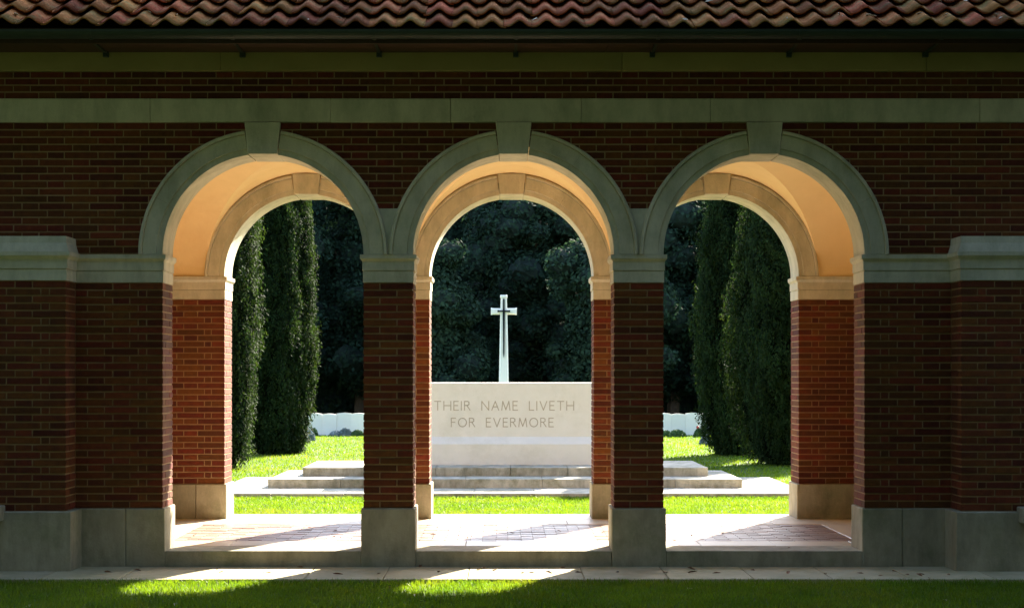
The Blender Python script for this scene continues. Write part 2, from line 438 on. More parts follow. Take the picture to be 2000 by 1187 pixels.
# floor --------------------------------------------------------------------
FL = boxes('floor', [(-3.3,3.46,.03,3.53,-.1,.108)], M['mortar'], LOG)
def slabrow(xs,ya,yb):
    for a,b in zip(xs[:-1],xs[1:]):
        block('floor_slab',(a+.002,b-.002,ya+.002,yb-.002,.06,.12+random.uniform(-.0012,.0012)),M['floor'],FL,.003)
for c in XC:   # doorstep stones in the openings
    block('step_stone',(c-HW+.020,c+HW-.020,-.012,.40,-.02,.12),M['base' ],FL,.004)
pan=[(c-.89,c+.89) for c in XC]; PA,PB=.79,2.41
slabrow([-3.29,-2.76,-2.2,-1.6,-.9,-.3,.35,.95,1.6,2.2,2.85,3.45],.402,PA)
slabrow([-3.29,-2.6,-1.95,-1.3,-.7,0,.6,1.2,1.9,2.5,3.45],PB,2.98)
slabrow([-3.29,-2.6,-1.95,-1.3,-.7,0,.6,1.2,1.9,2.5,3.45],2.98,3.56)
vx=[-3.29]+[v for p in pan for v in p]+[3.45]
for a,b in ((vx[0],vx[1]),(vx[2],vx[3]),(vx[4],vx[5]),(vx[6],vx[7])):
    for ya in (PA,PA+.54,PA+1.08): block('floor_slab',(a+.002,b-.002,ya+.002,ya+.538,.06,.12),M['floor'],FL,.003)
pv=[]
for a,b in pan:
    y=PA+.004; i=0
    while y<PB-.02:
        x=a+.004-(.1 if i%2 else 0)
        while x<b-.004:
            p,q=max(x,a+.004),min(x+.205,b-.004)
            if q-p>.02: pv.append((p,q,y,min(y+.059,PB-.004),.08,.1165+random.uniform(-.003,.002)))
            x+=.212
        y+=.0655; i+=1
boxes('brick_paving', pv, M['paver'], FL, .001, kind='stuff')

# groin vault ----------------------------------------------------------------
def vault():
    V=[];F=[]; yc=(Y1+Y2)/2; ry=(Y2-Y1)/2; rx=.965; H=.985; x0,x1=-3.31,3.47; z0=ZS
    def quadstrip(rowsA):
        base=len(V); n=len(rowsA[0])
        for r in rowsA: V.extend(r)
        for i in range(len(rowsA)-1):
            for j in range(n-1):
                a=base+i*n+j; F.append((a,a+1,a+n+1,a+n))
    T=40
    def zz(t): return z0+H*math.sin(t)
    # cells of the lengthwise barrel
    bounds=[(x0,XC[0],'L'),(XC[0],XC[1],'M'),(XC[1],XC[2],'M'),(XC[2],x1,'R')]
    for a,b,kd in bounds:
        for half in (0,1):
            R=[]
            for i in range(T//2+1):
                t=math.pi*(i/T) if half==0 else math.pi*(1-i/T)
                cy=math.cos(t); y=yc+ry*cy; k=rx*abs(cy)
                xa = a if kd=='L' else a+k
                xb = b if kd=='R' else b-k
                R.append([(xa+(xb-xa)*s/12,y,zz(t)) for s in range(13)])
            quadstrip(R)
    # cross barrels
    for c in XC:
        for half in (0,1):
            R=[]
            for i in range(T//2+1):
                t=math.pi*(i/T) if half==0 else math.pi*(1-i/T)
                cx=math.cos(t); x=c+rx*cx; k=ry*abs(cx)
                for sgn in (1,):
                    pass
                R.append([t,x,k])
            for sgn in (1,-1):
                quadstrip([[ (x, yc+sgn*(k+(ry-k)*s/8), zz(t)) for s in range(9)] for t,x,k in R])
    return link('vault', new_mesh('vault',V,F,M['plaster'],True), LOG)
vault()
# lunette plaster above imposts on the inner faces is covered by thin plaster skins
def skin(y_in,y_out):
    Rc=.90; V=[];F=[]; xs=sorted(set([-3.3,3.46]+[round(c+Rc*math.cos(t),5) for c in XC for t in np.linspace(0,math.pi,49)]))
    for x in xs:
        z=2.44
        for c in XC:
            if abs(x-c)<Rc: z=max(z,ZS+math.sqrt(max(0,Rc*Rc-(x-c)**2)))
        V += [(x,y_in,z),(x,y_in,3.6),(x,y_out,3.6),(x,y_out,z)]
    for i in range(len(xs)-1):
        a=i*4;b=a+4; F += [(a,b,b+1,a+1),(a+1,b+1,b+2,a+2),(a+2,b+2,b+3,a+3),(a+3,b+3,b,a)]
    link('plaster_skin',new_mesh('plaster_skin',V,F,M['plaster']),LOG)
skin(Y1-.02,Y1+.006); skin(Y2-.006,Y2+.02)

# eaves ----------------------------------------------------------------------
EY=-.46
for a,b in ((XL-.1,-2.2),(-2.2,.93),(.93,3.3),(3.3,XR+.1)):
    block('frieze_board',(a+.001,b-.001,-.035,Y1,ZC1,ZF1),M['olive'],LOG,.004)
for a,b in ((XL-.1,-3.4),(-3.4,.80),(.80,4.0),(4.0,XR+.1)):
    block('soffit_board',(a+.002,b-.002,EY,-.036,4.002,4.028),M['wood'],LOG,.002)
boxes('fascia_board',[(XL-.1,XR+.1,EY-.03,EY,3.985,4.10)],M['wood'],LOG)
def gutter():
    V=[];F=[]; n=12; r=.062; cy=EY-.095; cz=4.068
    pr=[(cy-r*math.cos(math.pi*i/n),cz-r*math.sin(math.pi*i/n)) for i in range(n+1)]+[(cy+(r-.006)*math.cos(math.pi*i/n),cz-(r-.006)*math.sin(math.pi*i/n)) for i in range(n+1)]
    for x in (XL-.1,XR+.1): V += [(x,y,z) for y,z in pr]
    k=len(pr)
    for i in range(k): F.append((i,(i+1)%k,(i+1)%k+k,i+k))
    F.append(tuple(range(k))[::-1]); F.append(tuple(range(k,2*k)))
    g=link('gutter',new_mesh('gutter',V,F,M['gutter']),LOG)
    first=None
    for i in range(-5,6):
        px=1008+275*i; x=(px-PX0)*S*.966
        if first is None:
            V=[];F=[]
            m_=14
            for i_ in range(m_+1):
                t=math.pi*i_/m_; 
                for rr in (r+.001,r+.007):
                    for dx in (-.013,.013): V.append((dx,cy-rr*math.cos(t),cz-rr*math.sin(t)))
            for i_ in range(m_):
                a=i_*4; 
                for q in ((0,1),(1,3),(3,2),(2,0)): F.append((a+q[0],a+q[1],a+q[1]+4,a+q[0]+4))
            boxvf((-.012,.012,EY+.005,-.04,3.990,4.001),V,F)
            boxvf((-.02,.02,-.075,-.036,3.962,4.001),V,F)
            first=new_mesh('gutter_bracket',V,F,M['gutter'])
        link('gutter_bracket',first,g,loc=(x,0,0))
gutter()

# roof -----------------------------------------------------------------------
PITCH=math.radians(28); GA=.315; TW=.204; EAVEY=EY-.10; EAVEZ=4.088
for b in [(XL,XL+.2,Y0,Y3,3.86,4.3),(XR-.2,XR,Y0,Y3,3.86,4.3)]: boxes('gable_wall',[b],M['mortar'],LOG)
RV=[]; RF=[]; yr=(Y0+Y3)/2
def rz(y): return EAVEZ+(y-EAVEY)*math.tan(PITCH)
yy0=EAVEY+.12; yend=2*yr-yy0
RV=[(XL-.1,yy0,rz(yy0)-.06),(XR+.1,yy0,rz(yy0)-.06),(XR+.1,yr,rz(yr)-.06),(XL-.1,yr,rz(yr)-.06),(XR+.1,yend,rz(yy0)-.06),(XL-.1,yend,rz(yy0)-.06),
    (XL-.1,yy0,rz(yy0)-.085),(XR+.1,yy0,rz(yy0)-.085),(XR+.1,yend,rz(yy0)-.085),(XL-.1,yend,rz(yy0)-.085)]
RF=[(0,1,2,3),(3,2,4,5),(6,9,8,7),(0,6,7,1),(5,4,8,9),(1,7,8,4,2),(0,3,5,9,6)]
ROOF=link('roof',new_mesh('roof',RV,RF,M['wood']),LOG)
def tile_vf(V,F,ox,oy,oz,flip=1,seed=0,roll=0):
    n=12; L=.40; th=.012; A=.025; W=TW+.018
    base=len(V); m=3
    rr=random.Random(seed); dz=rr.uniform(-.004,.004); tw=rr.uniform(-.006,.006)
    for lay in (0,1):
        for k in range(m):
            s=L*k/(m-1)
            for i in range(n+1):
                u=i/n; x=u*W
                ph=2*math.pi*(x/TW)
                h=A*(2*((1+math.cos(ph-math.pi*1.15))/2)**1.5-1)
                h+=-.0+ (.0 if lay==0 else -th) + dz + tw*(u-.5)
                h+= .050*(1-s/L)      # the foot of a tile rides on the one below
                yy=s*math.cos(PITCH)-h*math.sin(PITCH); z=s*math.sin(PITCH)+h*math.cos(PITCH)
                V.append((ox+x, oy+flip*yy, oz+z))
    c=n+1; lay=m*c
    for k in range(m-1):
        for i in range(n):
            a=base+k*c+i; F.append((a,a+1,a+c+1,a+c) if flip>0 else (a+c,a+c+1,a+1,a)); b=a+lay; F.append((b+c,b+c+1,b+1,b) if flip>0 else (b,b+1,b+c+1,b+c))
    for i in range(n): a=base+i; F.append((a+lay,a+lay+1,a+1,a))
    for k in range(m-1):
        for i in (0,n): a=base+k*c+i; F.append((a,a+c,a+c+lay,a+lay))
tv=[]
for s in range(8):
    V,F=[],[]; tile_vf(V,F,0,0,0,1,s); tv.append(new_mesh('roof_tile',V,F,M['tile'],True))
ncol=int((XR-XL+.2)/TW)+1; V,F=[],[]; VB,FB=[],[]; nt_=0
for r in range(9):
    oy=EAVEY+r*GA*math.cos(PITCH); oz=EAVEZ+r*GA*math.sin(PITCH)
    if oy>yr: break
    for c in range(ncol):
        ox=XL-.1+c*TW; sag=-.012*math.cos((ox-.5)*.55)+.004*math.sin(ox*3)+.004*math.sin(c*1.7+r)
        if r<5 and 2<=c<ncol-1 and nt_<295:
            o=link('roof_tile',random.choice(tv),ROOF,loc=(ox+random.uniform(-.003,.003),oy+random.uniform(-.008,.008),oz+sag)); o.rotation_euler=(0,random.uniform(-.01,.01),random.uniform(-.012,.012)); nt_+=1
        else: tile_vf(V,F,ox,oy,oz+sag,1,c*31+r)
        tile_vf(V,F,ox,2*yr-oy,oz,-1,c*17+r)
link('roof_covering',new_mesh('roof_covering',V,F,M['tile'],True),ROOF,kind='stuff')
V,F=[],[]
for c in range(int((XR-XL+.2)/.4)+1):
    x=XL-.1+c*.4; b=len(V)
    for xx,rr in ((x,.11),(x+.41,.10)):
        for i in range(9):
            t=math.pi*i/8; V.append((xx,yr-rr*math.cos(t),rz(yr)-.03+rr*math.sin(t)))
    for i in range(8): F.append((b+i,b+9+i,b+10+i,b+1+i))
link('ridge',new_mesh('ridge',V,F,M['tile'],True),ROOF,kind='stuff')

# ------------------------------------------------------------------ monument
def steps():
    t=thing('stone_steps','broad platform of three shallow pale stone steps on the lawn behind the arches','steps',(0,0,0))
    ZG=-.12
    def lvl(px0,px1,d0,z0,z1,depth,n,o=(0,0)):
        s0=S*d0/D; x0=(px0-PX0)*s0; x1=(px1-PX0)*s0; y0=d0-D
        e=np.linspace(x0,x1,n+1)
        f=[e[0]]+[v+random.uniform(-.1,.1) for v in e[1:-1]]+[e[-1]]
        # two rows of slabs deep
        for ya,yb in ((y0,y0+depth*.3),(y0+depth*.3,y0+depth)):
            for a,b in zip(f[:-1],f[1:]): block('step_slab',(a+.002,b-.002,ya+.002,yb-.002,z0,z1+random.uniform(-.001,.001)),M['mstep'],t,.004)
    lvl(400,1585,22.65,ZG-.1,-.06,3.6,9)
    lvl(523,1450,23.75,-.062,.061,2.25,7)
    lvl(591,1383,24.45,.059,.183,2.0,6)
    return t
steps()

LET={ # strokes in a unit box (x 0..w, z 0..1): width, list of segments
'T':(.72,[((0,1),(.72,1)),((.36,1),(.36,0))]),'H':(.78,[((0,0),(0,1)),((.78,0),(.78,1)),((0,.52),(.78,.52))]),
'E':(.5,[((0,0),(0,1)),((0,1),(.5,1)),((0,.53),(.44,.53)),((0,0),(.52,0))]),'I':(.02,[((0,0),(0,1))]),
'R':(.6,[((0,0),(0,1)),((0,1),(.34,1)),((.34,1),(.5,.9)),((.5,.9),(.5,.66)),((.5,.66),(.34,.54)),((.34,.54),(0,.54)),((.26,.54),(.62,0))]),
'N':(.78,[((0,0),(0,1)),((0,1),(.78,0)),((.78,0),(.78,1))]),'A':(.78,[((0,0),(.39,1)),((.39,1),(.78,0)),((.15,.38),(.63,.38))]),
'M':(.92,[((0,0),(.12,1)),((.12,1),(.46,.05)),((.46,.05),(.80,1)),((.80,1),(.92,0))]),'L':(.5,[((0,0),(0,1)),((0,0),(.5,0))]),
'V':(.76,[((0,1),(.38,0)),((.38,0),(.76,1))]),'F':(.48,[((0,0),(0,1)),((0,1),(.5,1)),((0,.53),(.42,.53))]),
'O':(.92,[((.46+.46*math.cos(a),.5+.5*math.sin(a)),(.46+.46*math.cos(a+math.pi/8),.5+.5*math.sin(a+math.pi/8))) for a in np.arange(16)*math.pi/8])}
def stroke(V,F,p,q,y0,y1,tk):
    d=Vector((q[0]-p[0],q[1]-p[1])); l=d.length; d/=l; n=Vector((-d.y,d.x))*tk/2; e=d*tk*.35
    pts=[(p[0]-n.x-e.x,p[1]-n.y-e.y),(q[0]-n.x+e.x,q[1]-n.y+e.y),(q[0]+n.x+e.x,q[1]+n.y+e.y),(p[0]+n.x-e.x,p[1]+n.y-e.y)]
    b=len(V)
    V += [(x,y0,z) for x,z in pts]+[(x,y1,z) for x,z in pts]
    for f in ((0,1,2,3),(7,6,5,4),(0,4,5,1),(1,5,6,2),(2,6,7,3),(3,7,4,0)): F.append(tuple(i+b for i in f))
def monument():
    d=25.15; s=S*d/D; y0=d-D; zb=.184
    t=thing('stone_of_remembrance','massive pale limestone altar block carved with an inscription on the steps','monument',((984-PX0)*s,y0,zb))
    def Z(py): return EYE+(PY0-py)*s-zb
    x0,x1=(786-984)*s,(1184-984)*s
    # base course: projecting ledge ; die above
    zl=Z(866)
    loft_rect('base_course',(x0,x1,0,.95),[(0,.0),(zl-.006,.0),(zl,-.006),(Z(853),-.088)],M['portland'],t)
    zt=Z(747); bx0,bx1=x0+.09,x1-.09
    V,F=[],[]; lines=[('THEIR NAME LIVETH',848,1121,783.6,800.8),('FOR EVERMORE',881,1081,816.5,833.3)]
    lets=[]
    for txt,pa,pb,ya,yb in lines:
        h=(yb-ya)*s; wsum=0; gap=.34; sp=1.0
        for ch in txt: wsum += sp if ch==' ' else LET[ch][0]+gap
        wsum-=gap; k=((pb-pa)*s)/(wsum); u=(pa-984)*s
        for ch in txt:
            if ch==' ': u+=sp*k; continue
            wd,st=LET[ch]; v,f=[],[]
            for p,q in st:
                stroke(v,f,(u+p[0]*k,Z(yb)+p[1]*h),(u+q[0]*k,Z(yb)+q[1]*h),.079,.102,.0135)
            lets.append((v,f)); u+=(wd+gap)*k
    # die with slightly battered faces
    die=loft_rect('die',(bx0,bx1,.09,.86),[(zl-.005,.0),(zl+.05,.0),(zl+.055,-.004),(zt-.012,-.004),(zt,-.012)],M['portland'],t)
    # carve the letters: cutters joined, boolean difference applied
    V,F=[],[]
    for v,f in lets:
        b=len(V); V+=v; F+=[tuple(i+b for i in q) for q in f]
    cut=link('cutter',new_mesh('cutter',V,F,M['groove'])); cut.parent=t
    md=die.modifiers.new('b','BOOLEAN'); md.object=cut; md.operation='DIFFERENCE'; md.solver='EXACT'; md.use_self=True
    bpy.context.view_layer.update()
    dg=bpy.context.evaluated_depsgraph_get(); me=bpy.data.meshes.new_from_object(die.evaluated_get(dg)); die.modifiers.clear(); die.data=me
    bpy.data.objects.remove(cut)
    for v,f in lets:
        v=[(x,.0965 if y<.09 else y,z) for x,y,z in v]
        link('letter',new_mesh('letter',v,f,M['groove']),t)
    return t
monument()

def cross():
    d=48.0; s=S*d/D; y=d-D
    t=thing('memorial_cross','tall white stone cross with a dark bronze sword behind the carved block','cross',((984-PX0)*s,y,-.12))
    def Z(py): return EYE+(PY0-py)*s+.12
    def octa(name,lv,m,cut=.30):
        V=[];F=[]
        for z,hw,hd in lv:
            c=hw*cut*2*.5
            V += [(-hw+c,-hd,z),(hw-c,-hd,z),(hw,-hd+c,z),(hw,hd-c,z),(hw-c,hd,z),(-hw+c,hd,z),(-hw,hd-c,z),(-hw,-hd+c,z)]
        n=len(lv)
        for i in range(n-1):
            for j in range(8): a=i*8+j; b=i*8+(j+1)%8; F.append((a,b,b+8,a+8))
        F.append(tuple(range(8))[::-1]); F.append(tuple((n-1)*8+j for j in range(8)))
        return link(name,new_mesh(name,V,F,m),t)
    k=s
    octa('shaft',[(0,13*k,13*k),(Z(760),10.3*k,10.3*k),(Z(747),9.6*k,9.6*k),(Z(614),6.9*k,6.9*k),(Z(601),6.4*k,6.4*k),(Z(582),6.0*k,6.0*k),(Z(581),7.2*k,7.2*k),(Z(577),7.2*k,7.2*k),(Z(576),6.4*k,6.4*k)],M['head'])
    for sg in (-1,1):
        V=[];F=[]
        for xx,hh in ((5.5,6.0),(22.5,6.4),(23,7.0),(25,7.0),(25.3,6.4)):
            zc=Z(608); a=2*k
            V += [(sg*xx*k,-5*k+a,zc-hh*k),(sg*xx*k,-5*k,zc-hh*k+a),(sg*xx*k,-5*k,zc+hh*k-a),(sg*xx*k,-5*k+a,zc+hh*k),(sg*xx*k,5*k-a,zc+hh*k),(sg*xx*k,5*k,zc+hh*k-a),(sg*xx*k,5*k,zc-hh*k+a),(sg*xx*k,5*k-a,zc-hh*k)]
        for i in range(4):
            for j in range(8): a=i*8+j; b=i*8+(j+1)%8; F.append((a,b,b+8,a+8) if sg<0 else (a+8,b+8,b,a))
        F.append(tuple(range(8))); F.append(tuple(32+j for j in range(8)))
        link('arm',new_mesh('arm',V,F,M['head']),t)
    # pedestal hidden behind the block
    loft_rect('pedestal',(-.34,.34,-.34,.34),[(0,.5),(.25,.5),(.25,.25),(.5,.25),(.5,.02),(.72,0),(.78,-.1)],M['head'],t)
    V=[];F=[]   # sword blade, point down
    yf=-7.0*k
    pts=[(0,Z(699)),(1.3*k,Z(690)),(2.1*k,Z(612)),(1.7*k,Z(606)),(1.5*k,Z(586)),(0,Z(582)),(-1.5*k,Z(586)),(-1.7*k,Z(606)),(-2.1*k,Z(612)),(-1.3*k,Z(690))]
    n=len(pts)
    def yat(z): # follow the tapering face
        return -(6.0*k+(Z(582)-z)/(Z(582)-Z(747))*3.7*k)-.012
    V=[(x,yat(z),z) for x,z in pts]+[(x,yat(z)-.03,z) for x,z in pts]
    F=[tuple(range(n)),tuple(range(2*n-1,n-1,-1))]+[(i,(i+1)%n,(i+1)%n+n,i+n) for i in range(n)]
    sw=link('sword',new_mesh('sword',V,F,M['bronze']),t)
    boxes('crossguard',[(-10.5*k,10.5*k,yat(Z(608))-.045,yat(Z(608)),Z(609.3),Z(606.5)),(-12.3*k,-10.3*k,yat(Z(608))-.05,yat(Z(608)),Z(609.5),Z(606)),(10.3*k,12.3*k,yat(Z(608))-.05,yat(Z(608)),Z(609.5),Z(606))],M['bronze'],sw)
    boxes('sword_mount',[(-.012,.012,-6.2*k-.02,-6.2*k+.03,Z(590),Z(588))],M['bronze'],sw)
cross()

# ------------------------------------------------------------------ headstones
def headstone_mesh(wd,h):
    V=[];F=[]; n=8; pts=[(-wd/2,-.1),(-wd/2,h-.022)]+[(-wd/2+wd*i/n, h-.022+.022*math.sin(math.pi*i/n)) for i in range(1,n)]+[(wd/2,h-.022),(wd/2,-.1)]
    k=len(pts); V=[(x,-.04,z) for x,z in pts]+[(x,.04,z) for x,z in pts]
    F=[tuple(range(k))[::-1],tuple(range(k,2*k))]+[(i,i+1,i+1+k,i+k) for i in range(k-1)]+[(k-1,0,k,2*k-1)]
    return new_mesh('headstone',V,F,M['head'])
dH=46.0; sH=S*dH/D; hm=[headstone_mesh(.388,.60),headstone_mesh(.385,.585),headstone_mesh(.388,.61)]
ordn=['first','second','third','fourth']
for px0_,side,frm in ((601,'left','from the slim cypress'),(1282,'right','from the front pier')):
    for i in range(4):
        o=link('headstone',hm[i%3],None,None,'%s white headstone %s in the row seen through the %s arch'%(ordn[i],frm,side),'headstone','white headstones at the far end of the lawn',((px0_+28.6*i+14-PX0)*sH,dH-D,-.12))
        o.rotation_euler=(random.uniform(-.02,.02),random.uniform(-.006,.006),random.uniform(-.03,.03))

# ------------------------------------------------------------------ foliage
def cloud(name,P,Nn,size,m,parent=None,asp=.55,rand=.8,kind=None,up=.6,**k):
    """diamond leaves at points P facing roughly along Nn"""
    n=len(P)
    a=Nn+rng.normal(0,rand,(n,3)); a/=np.linalg.norm(a,axis=1)[:,None]+1e-9
    r=rng.normal(0,1,(n,3)); r[:,2]+=up
    t=r-(r*a).sum(1)[:,None]*a; t/=np.linalg.norm(t,axis=1)[:,None]+1e-9
    b=np.cross(a,t); s=size*rng.uniform(.6,1.35,n)[:,None]
    v=np.stack([P-t*s,P+b*s*asp+a*s*.12,P+t*s,P-b*s*asp+a*s*.12],1).reshape(-1,3)
    return quads(name,v,m,parent,kind,**k)
def quads(name,v,m,parent=None,kind=None,**k):
    n=len(v)//4; me=bpy.data.meshes.new(name)
    me.vertices.add(4*n); me.vertices.foreach_set('co',v.astype(np.float32).ravel())
    me.loops.add(4*n); me.loops.foreach_set('vertex_index',np.arange(4*n,dtype=np.int32))
    me.polygons.add(n); me.polygons.foreach_set('loop_start',np.arange(0,4*n,4,dtype=np.int32)); me.polygons.foreach_set('loop_total',np.full(n,4,dtype=np.int32))
    me.update(calc_edges=True); me.materials.append(m)
    return link(name,me,parent,kind,**k)

def cypress(x,y,H,R,label,seed,n=42000*1,tops=1,lean=0):
    t=thing('cypress_tree',label,'cypress',(x,y,-.12),'cypress trees beside the lawn')
    rs=np.random.default_rng(seed)
    ph=rs.uniform(0,6.28,8)
    def rad(th,z):
        u=np.clip(z/H,0,1)
        base=R*np.minimum(1,.64+1.1*u)*np.power(np.clip(1-np.power(u,3.2),0,1),.55)
        base=base*(.55+.45*np.minimum(1,(u/.05)**.6))
        w=1+.08*np.cos(3*th+ph[0]+.6*z)+.09*np.cos(5*th+ph[1]-.4*z)+.05*np.abs(np.sin(7*th+ph[5]+.7*z))+.05*np.sin(11*z*.5+4*th+ph[6])+.05*np.cos(9*th+ph[2]+1.7*z)+.05*np.sin(3.1*z+2*th+ph[3])+.035*np.sin(7*z+5*th+ph[4])
        q=.07*np.sin(6.3*z+4*th+ph[6])*np.sin(9*th+2.1*z+ph[7])+.05*np.sin(15*z+7*th)*np.sin(13*th-5*z+ph[1])
        return base*(w+q)
    # inner dark mass
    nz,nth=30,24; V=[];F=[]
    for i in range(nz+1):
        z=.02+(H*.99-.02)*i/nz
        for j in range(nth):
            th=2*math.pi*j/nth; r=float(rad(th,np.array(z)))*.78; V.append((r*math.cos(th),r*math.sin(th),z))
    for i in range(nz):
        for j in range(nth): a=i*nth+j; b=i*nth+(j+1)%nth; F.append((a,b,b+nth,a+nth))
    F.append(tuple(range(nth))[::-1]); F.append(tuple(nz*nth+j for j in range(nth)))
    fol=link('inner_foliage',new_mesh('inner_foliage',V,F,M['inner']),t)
    # sprays: clumps of small upward leaves
    nc=n//8; z=H*np.power(rs.uniform(.003,1,nc),.9)*.995; th=rs.uniform(0,2*math.pi,nc)
    r=rad(th,z)*(rs.uniform(.80,1.07,nc))
    C=np.stack([r*np.cos(th),r*np.sin(th),z],1); cn=np.stack([np.cos(th),np.sin(th),np.full(nc,.35)],1)
    P=np.repeat(C,14,0)+rs.normal(0,1,(nc*14,3))*np.array([.028,.028,.085]); Nn=np.repeat(cn,14,0)
    o=cloud('foliage',P,Nn,.033,M['cyp'],t,.38,.6,up=2.2)
    V=[];F=[]
    for i,(zz,rr) in enumerate(((0,.16),(.3,.12),(H*.5,.07),(H*.8,.02))):
        for j in range(8): V.append((rr*math.cos(j*math.pi/4),rr*math.sin(j*math.pi/4),zz))
    for i in range(3):
        for j in range(8): a=i*8+j; b=i*8+(j+1)%8; F.append((a,b,b+8,a+8))
    link('trunk',new_mesh('trunk',V,F,M['bark']),t)
    return t
def gx(px,d): return (px-PX0)*S*d/D
cypress(gx(428,29.4),29.4-D,7.2,.70,'dense dark cypress nearest the left rear pier, cut off by the arch edge',11)
cypress(gx(530,35.0),35.0-D,7.6,.70,'tall broad cypress in the middle of the left arch view',12,52000)
cypress(gx(571,35.3),35.3-D,6.8,.46,'slim cypress stem pressed against the right side of the tall left cypress',13,24000)
cypress(gx(1436,34.6),34.6-D,5.9,.80,'dark cypress furthest left in the right arch, above grey plants',14,50000)
cypress(gx(1535,31.0),31.0-D,5.5,.98,'broad cypress half hidden by the right rear jamb of the right arch',15,60000)

# woodland trees
def blob_tree(name,x,y,H,CR,label,seed,m,n=13000,size=.13,group='woodland trees behind the cemetery',z0=1.0,cat='tree'):
    t=thing(name,label,cat,(x,y,-.12),group)
    rs=np.random.default_rng(seed); nb=70; P=[];Nn=[]
    V=[];F=[]
    bm=bmesh.new()
    for k in range(nb):
        u=rs.uniform(0,1); zc=z0+(H-z0)*(.08+.88*u); rr=CR*math.sqrt(max(.05,1-(abs(u-.42)/.62)**2.2))*rs.uniform(.35,.95)
        a=rs.uniform(0,2*math.pi); c=np.array([rr*math.cos(a),rr*math.sin(a),zc]); br=rs.uniform(.55,1.35)*CR*.28
        q=n//nb; d=rs.normal(0,1,(q,3)); d/=np.linalg.norm(d,axis=1)[:,None]
        rad=br*rs.uniform(.72,1.12,q)[:,None]; p=c+d*rad*np.array([1,1,.78]); P.append(p); Nn.append(d+np.array([0,0,.5]))
        mt=bmesh.ops.create_icosphere(bm,subdivisions=2,radius=br*.72)
        for v in mt['verts']: v.co=Vector((v.co.x+c[0],v.co.y+c[1],v.co.z*.78+c[2]))+Vector(rs.normal(0,.05,3))
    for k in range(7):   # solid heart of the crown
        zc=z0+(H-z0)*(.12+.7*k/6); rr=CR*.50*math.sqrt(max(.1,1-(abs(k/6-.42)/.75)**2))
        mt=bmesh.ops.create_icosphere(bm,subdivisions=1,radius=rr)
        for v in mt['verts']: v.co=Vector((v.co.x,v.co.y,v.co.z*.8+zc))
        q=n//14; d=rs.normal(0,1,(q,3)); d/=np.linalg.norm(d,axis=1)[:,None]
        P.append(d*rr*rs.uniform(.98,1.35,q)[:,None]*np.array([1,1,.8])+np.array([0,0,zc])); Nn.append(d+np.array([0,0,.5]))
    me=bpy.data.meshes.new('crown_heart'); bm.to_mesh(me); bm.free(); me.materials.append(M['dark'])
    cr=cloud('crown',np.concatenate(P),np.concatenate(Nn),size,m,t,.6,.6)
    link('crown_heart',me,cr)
    V=[];F=[]; b0=0
    def limb(p,q,r0,r1):
        b=len(V)
        for c_,r_ in ((p,r0),(q,r1)):
            for j in range(6): V.append((c_[0]+r_*math.cos(j*math.pi/3),c_[1]+r_*math.sin(j*math.pi/3),c_[2]))
        for j in range(6): F.append((b+j,b+(j+1)%6,b+6+(j+1)%6,b+6+j))
    limb((0,0,0),(.1,0,H*.35),.24,.17); limb((.1,0,H*.35),(-.1,.1,H*.8),.17,.06)
    for k in range(5):
        a=k*1.26; limb((.05,0,H*(.25+.07*k)),(CR*.6*math.cos(a),CR*.6*math.sin(a),H*(.45+.08*k)),.09,.03)
    link('trunk',new_mesh('trunk',V,F,M['bark']),t)
    return t
spots=[(-13.5,52,10.5,2.9),(-9.2,49.5,9.6,2.7),(-5.4,52,9.9,2.6),(-2.4,46.5,6.0,2.0),(.9,51,9.4,2.5),(3.6,46.2,6.4,2.3),(6.4,51.5,9.8,2.7),(10.2,49.5,9.6,2.8),(14.3,52,10.4,3.0)]
labs=['outermost left woodland tree, dark green, beyond the tall cypresses','dark woodland tree behind the tall left cypress','woodland tree filling the right half of the left arch above the headstones',
 'lower greyish bushy tree left of the white cross, beyond the carved block','large dark tree directly behind the white cross','broad greyish bushy tree just right of the white cross',
 'dark tree in the gap between the right headstones and cypresses','tree hidden behind the right cypresses','outermost right woodland tree beyond the right cypresses']
for i,((x,y,H,cr),lb) in enumerate(zip(spots,labs)):
    blob_tree('woodland_tree',x,y,H,cr,lb,40+i,M['leaf2'] if i in (3,5) else M['leaf'],27000,.085,z0=.7)
for i,(x,y,H,cr,lb) in enumerate(((8.6,3.6,13.5,2.3,'added unseen shade tree just right of the loggia, nearest its end'),(12.6,4.6,14.5,2.9,'second added unseen shade tree to the right of the loggia'),(17.4,4.2,14.5,3.0,'third added unseen shade tree to the right of the loggia'),(22.6,5,14.5,3.0,'added unseen shade tree furthest right of the loggia'))):
    blob_tree('added_shade_tree',x,y,H,cr,lb,70+i,M['added_leaf'],9000,.2,z0=1.0,group='unseen shade trees added beside the loggia')  # out of view, added to keep sun off the front lawn
for i,(x,y,lb) in enumerate(((-8.4,-4.0,'added unseen tree on the left flank of the front garden, nearest the loggia'),(-9.4,-10.0,'added unseen tree on the left flank of the front garden, farther from the loggia'),(8.6,-4.4,'added unseen tree on the right flank of the front garden, nearest the loggia'),(9.4,-10.5,'added unseen tree on the right flank of the front garden, farther from the loggia'))):
    blob_tree('added_flank_tree',x,y,13.0,3.0,lb,90+i,M['added_leaf'],9000,.2,z0=.6,group='unseen trees added to flank the front garden')  # out of view, added to cut skylight from the sides
